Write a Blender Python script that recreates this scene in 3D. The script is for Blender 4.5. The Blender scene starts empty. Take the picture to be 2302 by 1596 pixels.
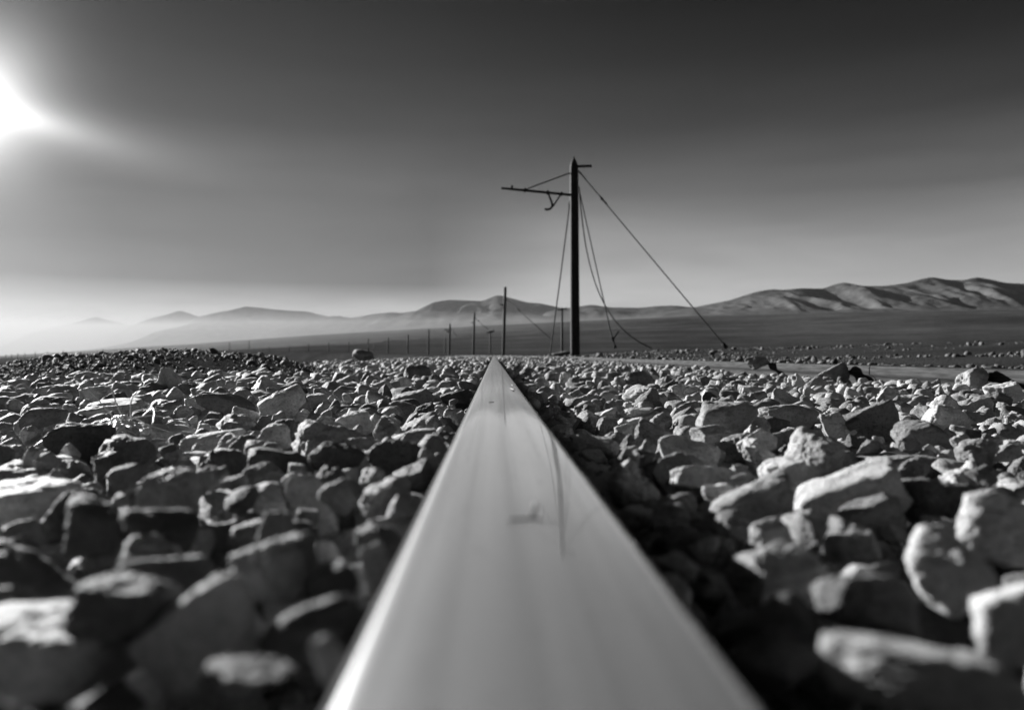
import bpy, math, random
import numpy as np
from mathutils import Vector, Matrix, Quaternion

random.seed(11)
RNG = np.random.default_rng(11)
SC = bpy.context.scene
COL = SC.collection

# ------------------------------------------------------------------ frame
W0, H0, FPX = 2302.0, 1596.0, 1807.0          # photograph as displayed, focal length in those pixels
YAW = math.radians(1.3)                        # camera looks 1.3 degrees right of the rail (+Y)
CAMX = -0.0076
FWD = np.array([math.sin(YAW), math.cos(YAW), 0.0])
RGT = np.array([math.cos(YAW), -math.sin(YAW), 0.0])
UPV = np.array([0.0, 0.0, 1.0])
CAM = np.array([CAMX, 0.0, 0.0])               # heights are measured from the lens
RAILTOP = -0.0487
GAUGE = 1.50
RAIL2TOP = -0.040
SUN_AZ = math.radians(-43.0) + YAW             # from +Y towards +X
SUN_EL = math.radians(15.0)

def at(px, py, d):
    return CAM + FWD * d + RGT * ((px - W0 / 2) / FPX * d) + UPV * ((H0 / 2 - py) / FPX * d)

def smooth(a, b, x):
    t = np.clip((np.asarray(x, dtype=float) - a) / (b - a), 0, 1)
    return t * t * (3 - 2 * t)

# ------------------------------------------------------------------ noise
def _hash(ix, iy, iz, seed):
    h = (ix.astype(np.int64) * 374761393 + iy.astype(np.int64) * 668265263 + iz.astype(np.int64) * 2147483647 + seed * 974634777) & 0xFFFFFFFF
    h = ((h ^ (h >> 13)) * 1274126177) & 0xFFFFFFFF
    h = h ^ (h >> 16)
    return (h & 0xFFFF) / 32767.5 - 1.0

def vnoise(p, seed=0):
    p = np.asarray(p, dtype=float)
    i = np.floor(p).astype(np.int64); f = p - i
    f = f * f * f * (f * (f * 6 - 15) + 10)
    out = 0
    for dx in (0, 1):
        wx = f[:, 0] if dx else 1 - f[:, 0]
        for dy in (0, 1):
            wy = f[:, 1] if dy else 1 - f[:, 1]
            for dz in (0, 1):
                wz = f[:, 2] if dz else 1 - f[:, 2]
                out = out + wx * wy * wz * _hash(i[:, 0] + dx, i[:, 1] + dy, i[:, 2] + dz, seed)
    return out

def fbm(p, octaves=4, seed=0, gain=0.5, lac=2.03):
    a, s, t = 1.0, 0, 0
    p = np.asarray(p, dtype=float)
    for k in range(octaves):
        s = s + a * vnoise(p + 17.3 * k, seed + k); t += a
        p = p * lac; a *= gain
    return s / t

def fbm2(x, y, octaves=4, seed=0, gain=0.5):
    x = np.asarray(x, dtype=float); sh = x.shape
    return fbm(np.stack([x.ravel(), np.asarray(y, dtype=float).ravel(), np.zeros(x.size)], 1), octaves, seed, gain).reshape(sh)

# ------------------------------------------------------------------ object helpers
def tag(o, label=None, cat=None, group=None, kind=None):
    if label: o['label'] = label
    if cat: o['category'] = cat
    if group: o['group'] = group
    if kind: o['kind'] = kind
    return o

def link(o, parent=None):
    COL.objects.link(o)
    if parent: o.parent = parent
    return o

def empty(name, loc):
    o = bpy.data.objects.new(name, None)
    o.empty_display_size = 0.1
    o.location = loc
    return link(o)

def mesh_np(name, verts, faces, mat, smooth_sh=True):
    """verts (N,3); faces (F,3) or (F,4) int array"""
    me = bpy.data.meshes.new(name)
    verts = np.ascontiguousarray(verts, dtype=np.float32)
    faces = np.ascontiguousarray(faces, dtype=np.int32)
    n = faces.shape[1]
    me.vertices.add(len(verts)); me.vertices.foreach_set('co', verts.ravel())
    me.loops.add(faces.size); me.loops.foreach_set('vertex_index', faces.ravel())
    me.polygons.add(len(faces))
    me.polygons.foreach_set('loop_start', np.arange(0, faces.size, n, dtype=np.int32))
    me.polygons.foreach_set('loop_total', np.full(len(faces), n, dtype=np.int32))
    me.polygons.foreach_set('use_smooth', np.full(len(faces), smooth_sh, dtype=bool))
    me.update(calc_edges=True)
    if mat: me.materials.append(mat)
    return me

def obj_np(name, verts, faces, mat, parent=None, smooth_sh=True):
    return link(bpy.data.objects.new(name, mesh_np(name, verts, faces, mat, smooth_sh)), parent)

def tube_data(pts, radii, seg=12, caps=True):
    pts = np.asarray(pts, dtype=float); n = len(pts)
    radii = np.full(n, radii, dtype=float) if np.isscalar(radii) else np.asarray(radii, dtype=float)
    tan = np.gradient(pts, axis=0); tan /= np.linalg.norm(tan, axis=1)[:, None] + 1e-12
    ref = np.array([0.0, 1.0, 0.0]) if abs(tan[0][1]) < 0.9 else np.array([1.0, 0.0, 0.0])
    V = []
    for k in range(n):
        a = np.cross(tan[k], ref); a /= np.linalg.norm(a); b = np.cross(tan[k], a)
        th = np.linspace(0, 2 * math.pi, seg, endpoint=False)
        V.append(pts[k] + radii[k] * (np.cos(th)[:, None] * a + np.sin(th)[:, None] * b))
    V = np.concatenate(V)
    F = []
    for k in range(n - 1):
        for s in range(seg):
            s2 = (s + 1) % seg
            F.append((k * seg + s, k * seg + s2, (k + 1) * seg + s2, (k + 1) * seg + s))
    if caps:
        V = np.concatenate([V, pts[:1], pts[-1:]]); c0, c1 = n * seg, n * seg + 1
        for s in range(seg):
            s2 = (s + 1) % seg
            F.append((c0, s2, s, s)); F.append((c1, (n - 1) * seg + s, (n - 1) * seg + s2, (n - 1) * seg + s2))
    return V, F

def tube(name, specs, mat, parent=None, seg=12):
    """specs: list of (points, radius) joined into one mesh"""
    me = bpy.data.meshes.new(name); V, F = [], []
    off = 0
    for pts, r in specs:
        v, f = tube_data(pts, r, seg)
        V.extend(map(tuple, v)); F.extend([tuple(dict.fromkeys(i + off for i in q)) for q in f]); off += len(v)
    me.from_pydata(V, [], F)
    for p in me.polygons: p.use_smooth = True
    me.materials.append(mat); me.update()
    return link(bpy.data.objects.new(name, me), parent)

# ------------------------------------------------------------------ materials
def new_mat(name):
    m = bpy.data.materials.new(name); m.use_nodes = True
    nt = m.node_tree
    for n in list(nt.nodes): nt.nodes.remove(n)
    return m, nt

def N(nt, t, **kw):
    n = nt.nodes.new(t)
    for k, v in kw.items():
        if k in n.inputs: n.inputs[k].default_value = v
        else: setattr(n, k, v)
    return n

def ramp(nt, fac, stops):
    r = nt.nodes.new('ShaderNodeValToRGB')
    els = r.color_ramp.elements
    while len(els) < len(stops): els.new(0.5)
    for e, (p, c) in zip(els, stops):
        e.position = p; e.color = (c, c, c, 1)
    nt.links.new(fac, r.inputs['Fac'])
    return r.outputs['Color']

def math_n(nt, op, a, b=None, clamp=False):
    n = nt.nodes.new('ShaderNodeMath'); n.operation = op; n.use_clamp = clamp
    for k, v in enumerate((a, b)):
        if v is None: continue
        if isinstance(v, (int, float)): n.inputs[k].default_value = v
        else: nt.links.new(v, n.inputs[k])
    return n.outputs[0]

def mix_col(nt, fac, a, b, mode='MIX'):
    n = nt.nodes.new('ShaderNodeMix'); n.data_type = 'RGBA'; n.blend_type = mode
    for k, v in ((0, fac), (6, a), (7, b)):
        if isinstance(v, (int, float)):
            n.inputs[k].default_value = v if k == 0 else (v, v, v, 1)
        else: nt.links.new(v, n.inputs[k])
    return n.outputs[2]

def stone_material(name, lo, hi, scale=1.0, bump=1.0):
    m, nt = new_mat(name)
    out = N(nt, 'ShaderNodeOutputMaterial'); b = N(nt, 'ShaderNodeBsdfPrincipled', Roughness=0.72)
    b.inputs['Specular IOR Level'].default_value = 0.12; b.inputs['Diffuse Roughness'].default_value = 0.4
    geo = N(nt, 'ShaderNodeNewGeometry'); oi = N(nt, 'ShaderNodeObjectInfo')
    tone = math_n(nt, 'FRACT', math_n(nt, 'ADD', geo.outputs['Random Per Island'], math_n(nt, 'MULTIPLY', oi.outputs['Random'], 7.31)))
    pos = geo.outputs['Position']
    n1 = N(nt, 'ShaderNodeTexNoise', Scale=38.0 * scale, Detail=8.0, Roughness=0.62); nt.links.new(pos, n1.inputs['Vector'])
    n2 = N(nt, 'ShaderNodeTexNoise', Scale=420.0 * scale, Detail=6.0, Roughness=0.7); nt.links.new(pos, n2.inputs['Vector'])
    n3 = N(nt, 'ShaderNodeTexVoronoi', Scale=520.0 * scale); nt.links.new(pos, n3.inputs['Vector'])
    # veins / bedding stretched in the stone
    mp = N(nt, 'ShaderNodeMapping'); mp.inputs['Scale'].default_value = (60 * scale, 60 * scale, 300 * scale); mp.inputs['Rotation'].default_value = (0.5, 0.7, 0.2)
    nt.links.new(pos, mp.inputs['Vector'])
    n4 = N(nt, 'ShaderNodeTexNoise', Scale=1.0, Detail=5.0, Roughness=0.6, Distortion=0.6); nt.links.new(mp.outputs[0], n4.inputs['Vector'])
    base = ramp(nt, tone, [(0.0, lo), (0.45, lo + 0.45 * (hi - lo)), (0.8, lo + 0.65 * (hi - lo)), (1.0, hi)])
    mott = ramp(nt, n1.outputs['Fac'], [(0.3, 0.62), (0.5, 0.95), (0.7, 1.25)])
    spk = ramp(nt, n2.outputs['Fac'], [(0.32, 0.45), (0.45, 0.95), (0.68, 1.2)])
    c = mix_col(nt, 1.0, base, mott, 'MULTIPLY'); c = mix_col(nt, 1.0, c, spk, 'MULTIPLY')
    pit = ramp(nt, n3.outputs['Distance'], [(0.08, 0.55), (0.25, 1.0)])
    c = mix_col(nt, 0.6, c, mix_col(nt, 1.0, c, pit, 'MULTIPLY'))
    nt.links.new(c, b.inputs['Base Color'])
    h = math_n(nt, 'ADD', math_n(nt, 'MULTIPLY', n2.outputs['Fac'], 0.55), math_n(nt, 'MULTIPLY', n4.outputs['Fac'], 0.75))
    h = math_n(nt, 'ADD', h, math_n(nt, 'MULTIPLY', n1.outputs['Fac'], 0.9))
    bp = N(nt, 'ShaderNodeBump', Strength=1.0 * min(bump, 1.0), Distance=0.0050 / scale); nt.links.new(h, bp.inputs['Height'])
    nt.links.new(bp.outputs[0], b.inputs['Normal']); nt.links.new(b.outputs[0], out.inputs['Surface'])
    return m

def ground_material(name, lo, hi, fine, coarse, dist, patchy=1.0):
    m, nt = new_mat(name)
    out = N(nt, 'ShaderNodeOutputMaterial'); b = N(nt, 'ShaderNodeBsdfPrincipled', Roughness=0.95)
    b.inputs['Specular IOR Level'].default_value = 0.0
    geo = N(nt, 'ShaderNodeNewGeometry')
    n1 = N(nt, 'ShaderNodeTexNoise', Scale=coarse, Detail=10.0, Roughness=0.65); nt.links.new(geo.outputs['Position'], n1.inputs['Vector'])
    n2 = N(nt, 'ShaderNodeTexNoise', Scale=fine, Detail=6.0, Roughness=0.7); nt.links.new(geo.outputs['Position'], n2.inputs['Vector'])
    v = N(nt, 'ShaderNodeTexVoronoi', Scale=fine * 0.8); nt.links.new(geo.outputs['Position'], v.inputs['Vector'])
    c = mix_col(nt, 1.0, ramp(nt, n1.outputs['Fac'], [(0.3, lo), (0.7, hi)]), ramp(nt, n2.outputs['Fac'], [(0.3, 0.6), (0.7, 1.3)]), 'MULTIPLY')
    for sc_, lo_, hi_ in ((0.03, 0.75, 1.3), (0.0035, 0.6, 1.5), (0.0007, 0.65, 1.5)):
        nn = N(nt, 'ShaderNodeTexNoise', Scale=sc_, Detail=6.0, Roughness=0.6); nt.links.new(geo.outputs['Position'], nn.inputs['Vector'])
        c = mix_col(nt, 1.0, c, ramp(nt, nn.outputs['Fac'], [(0.32, 1 + (lo_ - 1) * patchy), (0.68, 1 + (hi_ - 1) * patchy)]), 'MULTIPLY')
    nt.links.new(c, b.inputs['Base Color'])
    h = math_n(nt, 'ADD', math_n(nt, 'MULTIPLY', v.outputs['Distance'], 0.8), math_n(nt, 'MULTIPLY', n2.outputs['Fac'], 0.8))
    bp = N(nt, 'ShaderNodeBump', Strength=0.9, Distance=dist); nt.links.new(h, bp.inputs['Height'])
    nt.links.new(bp.outputs[0], b.inputs['Normal']); nt.links.new(b.outputs[0], out.inputs['Surface'])
    return m

def simple_material(name, col, rough, metal=0.0, nscale=60.0, var=0.35, stretch=(1, 1, 1), bump=0.3, dist=0.002):
    m, nt = new_mat(name)
    out = N(nt, 'ShaderNodeOutputMaterial'); b = N(nt, 'ShaderNodeBsdfPrincipled', Roughness=rough, Metallic=metal); b.inputs['Specular IOR Level'].default_value = 0.5 if rough < 0.6 else 0.05
    tc = N(nt, 'ShaderNodeTexCoord'); mp = N(nt, 'ShaderNodeMapping'); mp.inputs['Scale'].default_value = stretch
    nt.links.new(tc.outputs['Object'], mp.inputs['Vector'])
    n1 = N(nt, 'ShaderNodeTexNoise', Scale=nscale, Detail=8.0, Roughness=0.65); nt.links.new(mp.outputs[0], n1.inputs['Vector'])
    nt.links.new(ramp(nt, n1.outputs['Fac'], [(0.3, col * (1 - var)), (0.7, col * (1 + var))]), b.inputs['Base Color'])
    bp = N(nt, 'ShaderNodeBump', Strength=bump, Distance=dist); nt.links.new(n1.outputs['Fac'], bp.inputs['Height'])
    nt.links.new(bp.outputs[0], b.inputs['Normal']); nt.links.new(b.outputs[0], out.inputs['Surface'])
    return m

def rail_material(name, shine, film):
    m, nt = new_mat(name)
    out = N(nt, 'ShaderNodeOutputMaterial')
    geo = N(nt, 'ShaderNodeNewGeometry'); pos = geo.outputs['Position']
    def streak(sx, sy, det=6.0):
        mp = N(nt, 'ShaderNodeMapping'); mp.inputs['Scale'].default_value = (sx, sy, sx); nt.links.new(pos, mp.inputs['Vector'])
        n = N(nt, 'ShaderNodeTexNoise', Scale=1.0, Detail=det, Roughness=0.6); nt.links.new(mp.outputs[0], n.inputs['Vector'])
        return n.outputs['Fac']
    s1 = streak(260, 1.2); s2 = streak(900, 5.0); s3 = streak(90, 26.0); s4 = streak(420, 160.0, 4)
    # dull grinding band and scuffs
    dull = ramp(nt, s1, [(0.38, 0.0), (0.62, 1.0)])
    scuff = ramp(nt, s3, [(0.55, 0.0), (0.72, 1.0)])
    col = mix_col(nt, 1.0, ramp(nt, s2, [(0.3, 0.93 * shine), (0.7, shine)]), ramp(nt, s4, [(0.28, 0.65), (0.38, 1.0)]), 'MULTIPLY')
    col = mix_col(nt, 1.0, col, ramp(nt, streak(1500, 2.2, 3), [(0.30, 0.72), (0.37, 1.0)]), 'MULTIPLY')
    col = mix_col(nt, 1.0, col, ramp(nt, streak(140, 0.8, 3), [(0.35, 0.86), (0.6, 1.0)]), 'MULTIPLY')
    g1 = N(nt, 'ShaderNodeBsdfAnisotropic'); g2 = N(nt, 'ShaderNodeBsdfAnisotropic')
    for g in (g1, g2): nt.links.new(col, g.inputs['Color'])
    r1 = math_n(nt, 'ADD', 0.03, math_n(nt, 'MULTIPLY', s2, 0.04)); nt.links.new(r1, g1.inputs['Roughness'])
    r2 = math_n(nt, 'ADD', 0.07, math_n(nt, 'MULTIPLY', s3, 0.08)); nt.links.new(r2, g2.inputs['Roughness'])
    g2.inputs['Anisotropy'].default_value = 0.72                 # ground along the rail: it spreads reflections across, not along
    tg = N(nt, 'ShaderNodeCombineXYZ'); tg.inputs[1].default_value = 1.0; nt.links.new(tg.outputs[0], g2.inputs['Tangent'])
    fac = math_n(nt, 'ADD', 0.20, math_n(nt, 'ADD', math_n(nt, 'MULTIPLY', dull, 0.22), math_n(nt, 'MULTIPLY', scuff, 0.12)), True)
    mx = N(nt, 'ShaderNodeMixShader'); nt.links.new(fac, mx.inputs[0]); nt.links.new(g1.outputs[0], mx.inputs[1]); nt.links.new(g2.outputs[0], mx.inputs[2])
    bp = N(nt, 'ShaderNodeBump', Strength=0.014, Distance=0.0003)
    nt.links.new(math_n(nt, 'ADD', s2, math_n(nt, 'MULTIPLY', s4, 0.35)), bp.inputs['Height'])
    for g in (g1, g2): nt.links.new(bp.outputs[0], g.inputs['Normal'])
    df = N(nt, 'ShaderNodeBsdfDiffuse'); nt.links.new(mix_col(nt, 1.0, col, film, 'MULTIPLY'), df.inputs['Color']); nt.links.new(bp.outputs[0], df.inputs['Normal'])
    mz = N(nt, 'ShaderNodeMixShader'); nt.links.new(math_n(nt, 'ADD', 0.11, math_n(nt, 'MULTIPLY', s1, 0.07)), mz.inputs[0])
    g3 = N(nt, 'ShaderNodeBsdfAnisotropic', Roughness=0.42); nt.links.new(col, g3.inputs['Color']); nt.links.new(bp.outputs[0], g3.inputs['Normal'])
    mw = N(nt, 'ShaderNodeMixShader'); mw.inputs[0].default_value = 0.15; nt.links.new(mx.outputs[0], mw.inputs[1]); nt.links.new(g3.outputs[0], mw.inputs[2])
    nt.links.new(mw.outputs[0], mz.inputs[1]); nt.links.new(df.outputs[0], mz.inputs[2])
    nt.links.new(mz.outputs[0], out.inputs['Surface'])
    return m

M_STONE = stone_material('ballast_rock', 0.11, 0.52)
M_PALE_LIT = stone_material('pale_lit_rock', 0.42, 0.62)  # lighter copy: pale stones, and sunlit brightness put into the colour
M_DARK_SHADED = stone_material('dark_shaded_rock', 0.09, 0.20)  # darker copy: dark stones, and shade put into the colour
M_STONEFAR = stone_material('ballast_rock_far', 0.15, 0.42, 0.35)
M_GRAVEL = stone_material('gravel_rock', 0.05, 0.19, 1.0)
M_BED = ground_material('desert_gravel', 0.018, 0.042, 70.0, 0.35, 0.02)
M_HILL = ground_material('bare_hillside', 0.06, 0.09, 0.012, 0.0012, 8.0, 0.2)
M_STEEL = rail_material('polished_steel', 1.0, 0.50)
M_STEEL2 = rail_material('dull_steel', 0.24, 0.05)
M_RUST = simple_material('rusty_steel', 0.032, 0.95, 0.0, 60.0, 0.65, (1, 0.12, 2), 0.5)
M_WOOD = simple_material('tarred_wood', 0.030, 0.75, 0.0, 14.0, 0.5, (6, 6, 0.4), 0.5, 0.01)
M_IRON = simple_material('dark_iron', 0.022, 0.9, 0.0, 40.0, 0.3)
M_WIRE = simple_material('wire_rope', 0.05, 0.85, 0.0, 80.0, 0.3)
M_POLEFAR = simple_material('weathered_wood', 0.05, 0.8, 0.0, 10.0, 0.4, (6, 6, 0.4))
M_STRAW = simple_material('dry_straw', 0.42, 0.42, 0.0, 300.0, 0.3)
M_SCRATCH = simple_material('scratch', 0.05, 0.6, 0.3, 900.0, 0.4)

# ------------------------------------------------------------------ terrain heights (camera height = 0)
KC = 0.0006
def track_x(y):
    y = np.asarray(y, dtype=float)
    return -KC * np.maximum(0, np.minimum(y, 600) - 40) ** 2
def zb(y):
    """level of the ballast tops"""
    y = np.asarray(y, dtype=float)
    return -0.076 + 0.016 * smooth(2.5, 14, y)
PX1 = np.array([-600, 0, 154, 430, 590, 708, 900, 1180, 1300, 1460, 1712, 1840, 2100, 2302, 2900])
S1 = np.array([815, 806, 799, 786, 779, 773, 765, 752, 744, 738, 732, 726, 716, 710, 700])
PX2 = np.array([-600, 0, 154, 430, 708, 950, 1180, 1300, 1560, 1800, 2302, 2900])
S2 = np.array([803, 799, 790, 772, 752, 738, 728, 722, 711, 705, 698, 690])
MX = np.array([-3.9, -3.4, -3.07, -2.8, -2.52, -1.96, -1.74, -1.52, -1.27, -0.8])
MZ = np.array([-0.22, -0.14, -0.088, -0.025, 0.004, 0.028, 0.02, -0.004, -0.035, -0.10])

def ground_z(x, y):
    x = np.asarray(x, dtype=float); y = np.asarray(y, dtype=float)
    dep = (x - CAMX) * FWD[0] + y * FWD[1]; lat = (x - CAMX) * RGT[0] + y * RGT[1]
    r = np.hypot(x - CAMX, y)
    lx = x - track_x(y)
    bed = zb(np.abs(y)) - 0.085 + 0.035 * smooth(4, 10, y)
    # right of the track: a low stony rise
    right = -0.085 + 0.40 * smooth(2.0, 13.0, lx) + 0.03 * smooth(2, 4, lx) * fbm2(x * 0.9, y * 0.9, 4, 5)
    left = -0.15 - 0.10 * smooth(-1.7, -3.5, lx) - 4.0 * smooth(8, 90, r) * smooth(-1.5, -10, lx)
    z = bed + (right - bed) * smooth(1.95, 2.25, lx) + (left - bed) * smooth(-1.5, -1.75, lx)
    # gravel bank
    xs = x / np.maximum(np.abs(y), 1.0) * 5.0
    crest = np.interp(xs, MX, MZ) + 0.015 * fbm2(x * 4, y * 4, 4, 9)
    rise = np.maximum(crest - z, 0) * smooth(2.2, 5.0, y) * (1 - smooth(5.0, 8.0, y))
    z = z + rise * smooth(-0.8, -1.3, xs) * smooth(-5.0, -3.9, xs)
    # the plain: two terraces rising to the right, as elevation angles
    px = W0 / 2 + FPX * lat / np.maximum(dep, 1e-3)
    px = np.where(dep > 0.2 * r, px, 1150)
    t1 = (H0 / 2 - np.interp(px, PX1, S1)) / FPX; t2 = (H0 / 2 - np.interp(px, PX2, S2)) / FPX
    d = np.maximum(dep, 0.2 * r)
    plain = t1 * d * smooth(60, 1500, r)
    drop = 1 - 0.35 * smooth(1500, 2600, r) * (1 - smooth(2800, 5200, r))
    plain = plain * drop + (t2 - t1) * d * smooth(2800, 5600, r)
    plain = plain + smooth(200, 1500, r) * 1.5 * fbm2(x / 160, y / 160, 3, 21)
    und = 0.10 * smooth(12, 60, r) * fbm2(x / 9, y / 9, 4, 33) * smooth(3, 8, np.abs(lx - 0.4))
    return z + plain + und

def build_ground():
    fa = np.radians(np.concatenate([np.arange(-48, 48, 0.22), np.arange(48, 312, 3.0)])) + YAW
    rr = np.concatenate([np.linspace(0.1, 2.2, 12), np.geomspace(2.3, 9.0, 90), np.geomspace(9.3, 70, 70), np.geomspace(75, 19500, 90)])
    A, R = np.meshgrid(fa, rr)
    X = CAMX + R * np.sin(A); Y = R * np.cos(A)
    Z = ground_z(X, Y)
    n, m = X.shape
    V = np.stack([X.ravel(), Y.ravel(), Z.ravel()], 1)
    i = np.arange(n - 1)[:, None] * m; j = np.arange(m)[None, :]; j2 = (j + 1) % m
    F = np.stack([i + j, i + m + j, i + m + j2, i + j2], -1).reshape(-1, 4)
    F = F[:, ::-1]
    c = len(V)
    V = np.concatenate([V, [[CAMX, 0, float(ground_z(np.array([CAMX]), np.array([0.0]))[0])]]])
    jj = np.arange(m)
    Fc = np.stack([np.full(m, c), jj, jj, (jj + 1) % m], 1)
    o = obj_np('ground', V, F, M_BED)
    tag(o, kind='structure')
    me2 = mesh_np('ground', V[np.r_[0:m, c]], np.stack([np.full(m, m), (jj + 1) % m, jj], 1), M_BED)
    import bmesh
    bm = bmesh.new(); bm.from_mesh(o.data); bm.from_mesh(me2); bmesh.ops.remove_doubles(bm, verts=bm.verts, dist=1e-5); bm.to_mesh(o.data); bm.free()
    bpy.data.meshes.remove(me2)
    for p in o.data.polygons: p.use_smooth = True
build_ground()

# ------------------------------------------------------------------ mountains
def build_range(name, prof, R, wf, wb, seed, spur, kind_mat=M_HILL, foot=True):
    """a mountain range standing R metres away: ridge line heights from the profile, real depth before and behind it"""
    P = np.array(prof, dtype=float)
    u = np.linspace(P[0, 0], P[-1, 0], int(max(60, (P[-1, 0] - P[0, 0]) / 5)))
    ridge = np.interp(u, P[:, 0], P[:, 1])
    k = np.ones(3) / 3; ridge = np.convolve(np.pad(ridge, 1, 'edge'), k, 'valid')
    ends = smooth(0, 0.08, (u - u[0]) / (u[-1] - u[0])) * smooth(0, 0.08, (u[-1] - u) / (u[-1] - u[0]))
    t = np.concatenate([np.linspace(-1, 0, 56), np.linspace(0, 1, 26)[1:]])
    U, T = np.meshgrid(u, t)
    dep0 = R * (1 + 0.03 * np.sin(U / 190 + seed))
    D = dep0 + np.where(T < 0, T * wf, T * wb)
    LAT = (U - W0 / 2) / FPX * dep0 + 0 * D
    X = CAM[0] + FWD[0] * D + RGT[0] * LAT; Y = FWD[1] * D + RGT[1] * LAT
    gz = ground_z(X, Y)
    hz = ((H0 / 2 - np.interp(U, u, ridge)) / FPX) * dep0
    g0 = ground_z(CAM[0] + FWD[0] * dep0 + RGT[0] * LAT, FWD[1] * dep0 + RGT[1] * LAT)
    h = np.maximum(hz - g0, 0) * np.interp(U, u, ends)
    a = np.abs(T)
    s = LAT / spur
    rn = 1 - np.abs(fbm2(s + 0.35 * fbm2(s * 2, a * 3, 2, seed + 9), a * 0.7 + seed, 3, seed)) * 2.2
    rn2 = 1 - np.abs(fbm2(s * 2.7, a * 1.8 + seed, 4, seed + 4)) * 2.0
    f = (1 - a) ** 1.35
    val = 4 * a * (1 - a)
    f = f + val * (0.26 * (rn - 0.55) + 0.13 * (rn2 - 0.5)) * np.minimum(1, (1 - a) * 3)
    Z = gz + h * np.maximum(f, -0.02) - 6 * (a > 0.985) * (h / (h + 30) + 0.3)
    n, m = X.shape
    i = np.arange(n - 1)[:, None] * m; j = np.arange(m - 1)[None, :]
    F = np.stack([i + j, i + j + 1, i + m + j + 1, i + m + j], -1).reshape(-1, 4)
    o = obj_np(name, np.stack([X.ravel(), Y.ravel(), Z.ravel()], 1), F, kind_mat)
    tag(o, kind='structure')
    return o

build_range('mountains', [(1330, 735), (1420, 715), (1500, 700), (1560, 691), (1640, 675), (1700, 656), (1735, 650), (1760, 652), (1800, 648), (1850, 649), (1880, 638), (1898, 635), (1940, 643),
    (1990, 643), (2040, 636), (2075, 626), (2096, 623), (2130, 629), (2165, 630), (2195, 623), (2225, 628), (2260, 636), (2302, 638), (2400, 640), (2560, 652), (2760, 690)], 6800, 1500, 1500, 3, 420)
build_range('mountains', [(840, 720), (900, 716), (945, 694), (975, 679), (1010, 674), (1060, 676), (1085, 677), (1100, 670), (1120, 663), (1140, 668), (1185, 680), (1215, 682), (1260, 692), (1330, 700), (1420, 712)], 12500, 1700, 2000, 8, 900)
build_range('mountains', [(1190, 712), (1250, 696), (1330, 685), (1370, 691), (1440, 692), (1480, 688), (1520, 687), (1580, 694), (1660, 700), (1720, 715)], 12000, 1700, 1500, 12, 900)
build_range('hills', [(240, 790), (310, 762), (340, 748), (400, 735), (450, 722), (505, 714), (560, 724), (600, 726), (660, 722), (740, 712), (760, 710), (790, 715), (840, 706), (880, 702), (905, 704), (930, 699), (960, 702),
    (1000, 701), (1060, 706), (1120, 702), (1200, 708), (1290, 716), (1380, 718), (1460, 712), (1540, 706), (1640, 720)], 9300, 1600, 1200, 17, 600)
build_range('mountains', [(380, 760), (440, 714), (480, 704), (520, 697), (552, 689), (585, 692), (620, 696), (660, 699), (690, 700), (720, 708), (760, 716), (830, 730), (900, 760)], 14500, 1300, 1800, 23, 1000)
build_range('mountains', [(230, 770), (290, 735), (330, 718), (355, 712), (380, 706), (405, 698), (430, 706), (450, 713), (500, 730), (560, 770)], 15500, 1200, 1300, 29, 1000)
build_range('mountains', [(-20, 790), (60, 752), (130, 734), (180, 722), (215, 712), (240, 719), (290, 730), (360, 760), (420, 790)], 16800, 1100, 1000, 31, 1000)

# ------------------------------------------------------------------ rails
def rail_profile():
    pts = []                                    # right half of the head, from the crown outwards, (x, z) below the crown in metres
    x = z = th = 0.0                            # worn head: arcs of 300, 110 and 10 mm
    pts.append((0.0, 0.0))
    for R_, t_end, n_ in ((300.0, 0.060, 6), (110.0, 0.150, 6), (8.0, math.pi / 2, 11)):
        t0 = th
        for t in np.linspace(t0, t_end, n_ + 1)[1:]:
            x1 = x + R_ * (math.sin(t) - math.sin(t0)); z1 = z - R_ * (math.cos(t0) - math.cos(t)); pts.append((x1, z1))
        x, z, th = x1, z1, t_end
    nc = len(pts)
    pts += [(pts[-1][0] + 0.5, -33), (pts[-1][0] - 2.5, -38), (16, -46), (9, -56), (8.2, -90), (10, -122), (22, -131), (62, -138), (65, -140), (65, -150)]
    p = np.array(pts) / 1000.0
    full = np.concatenate([p, (p * [-1, 1])[::-1][:-1]])
    return full, nc
PROF, NC = rail_profile()
NC = 15

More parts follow.
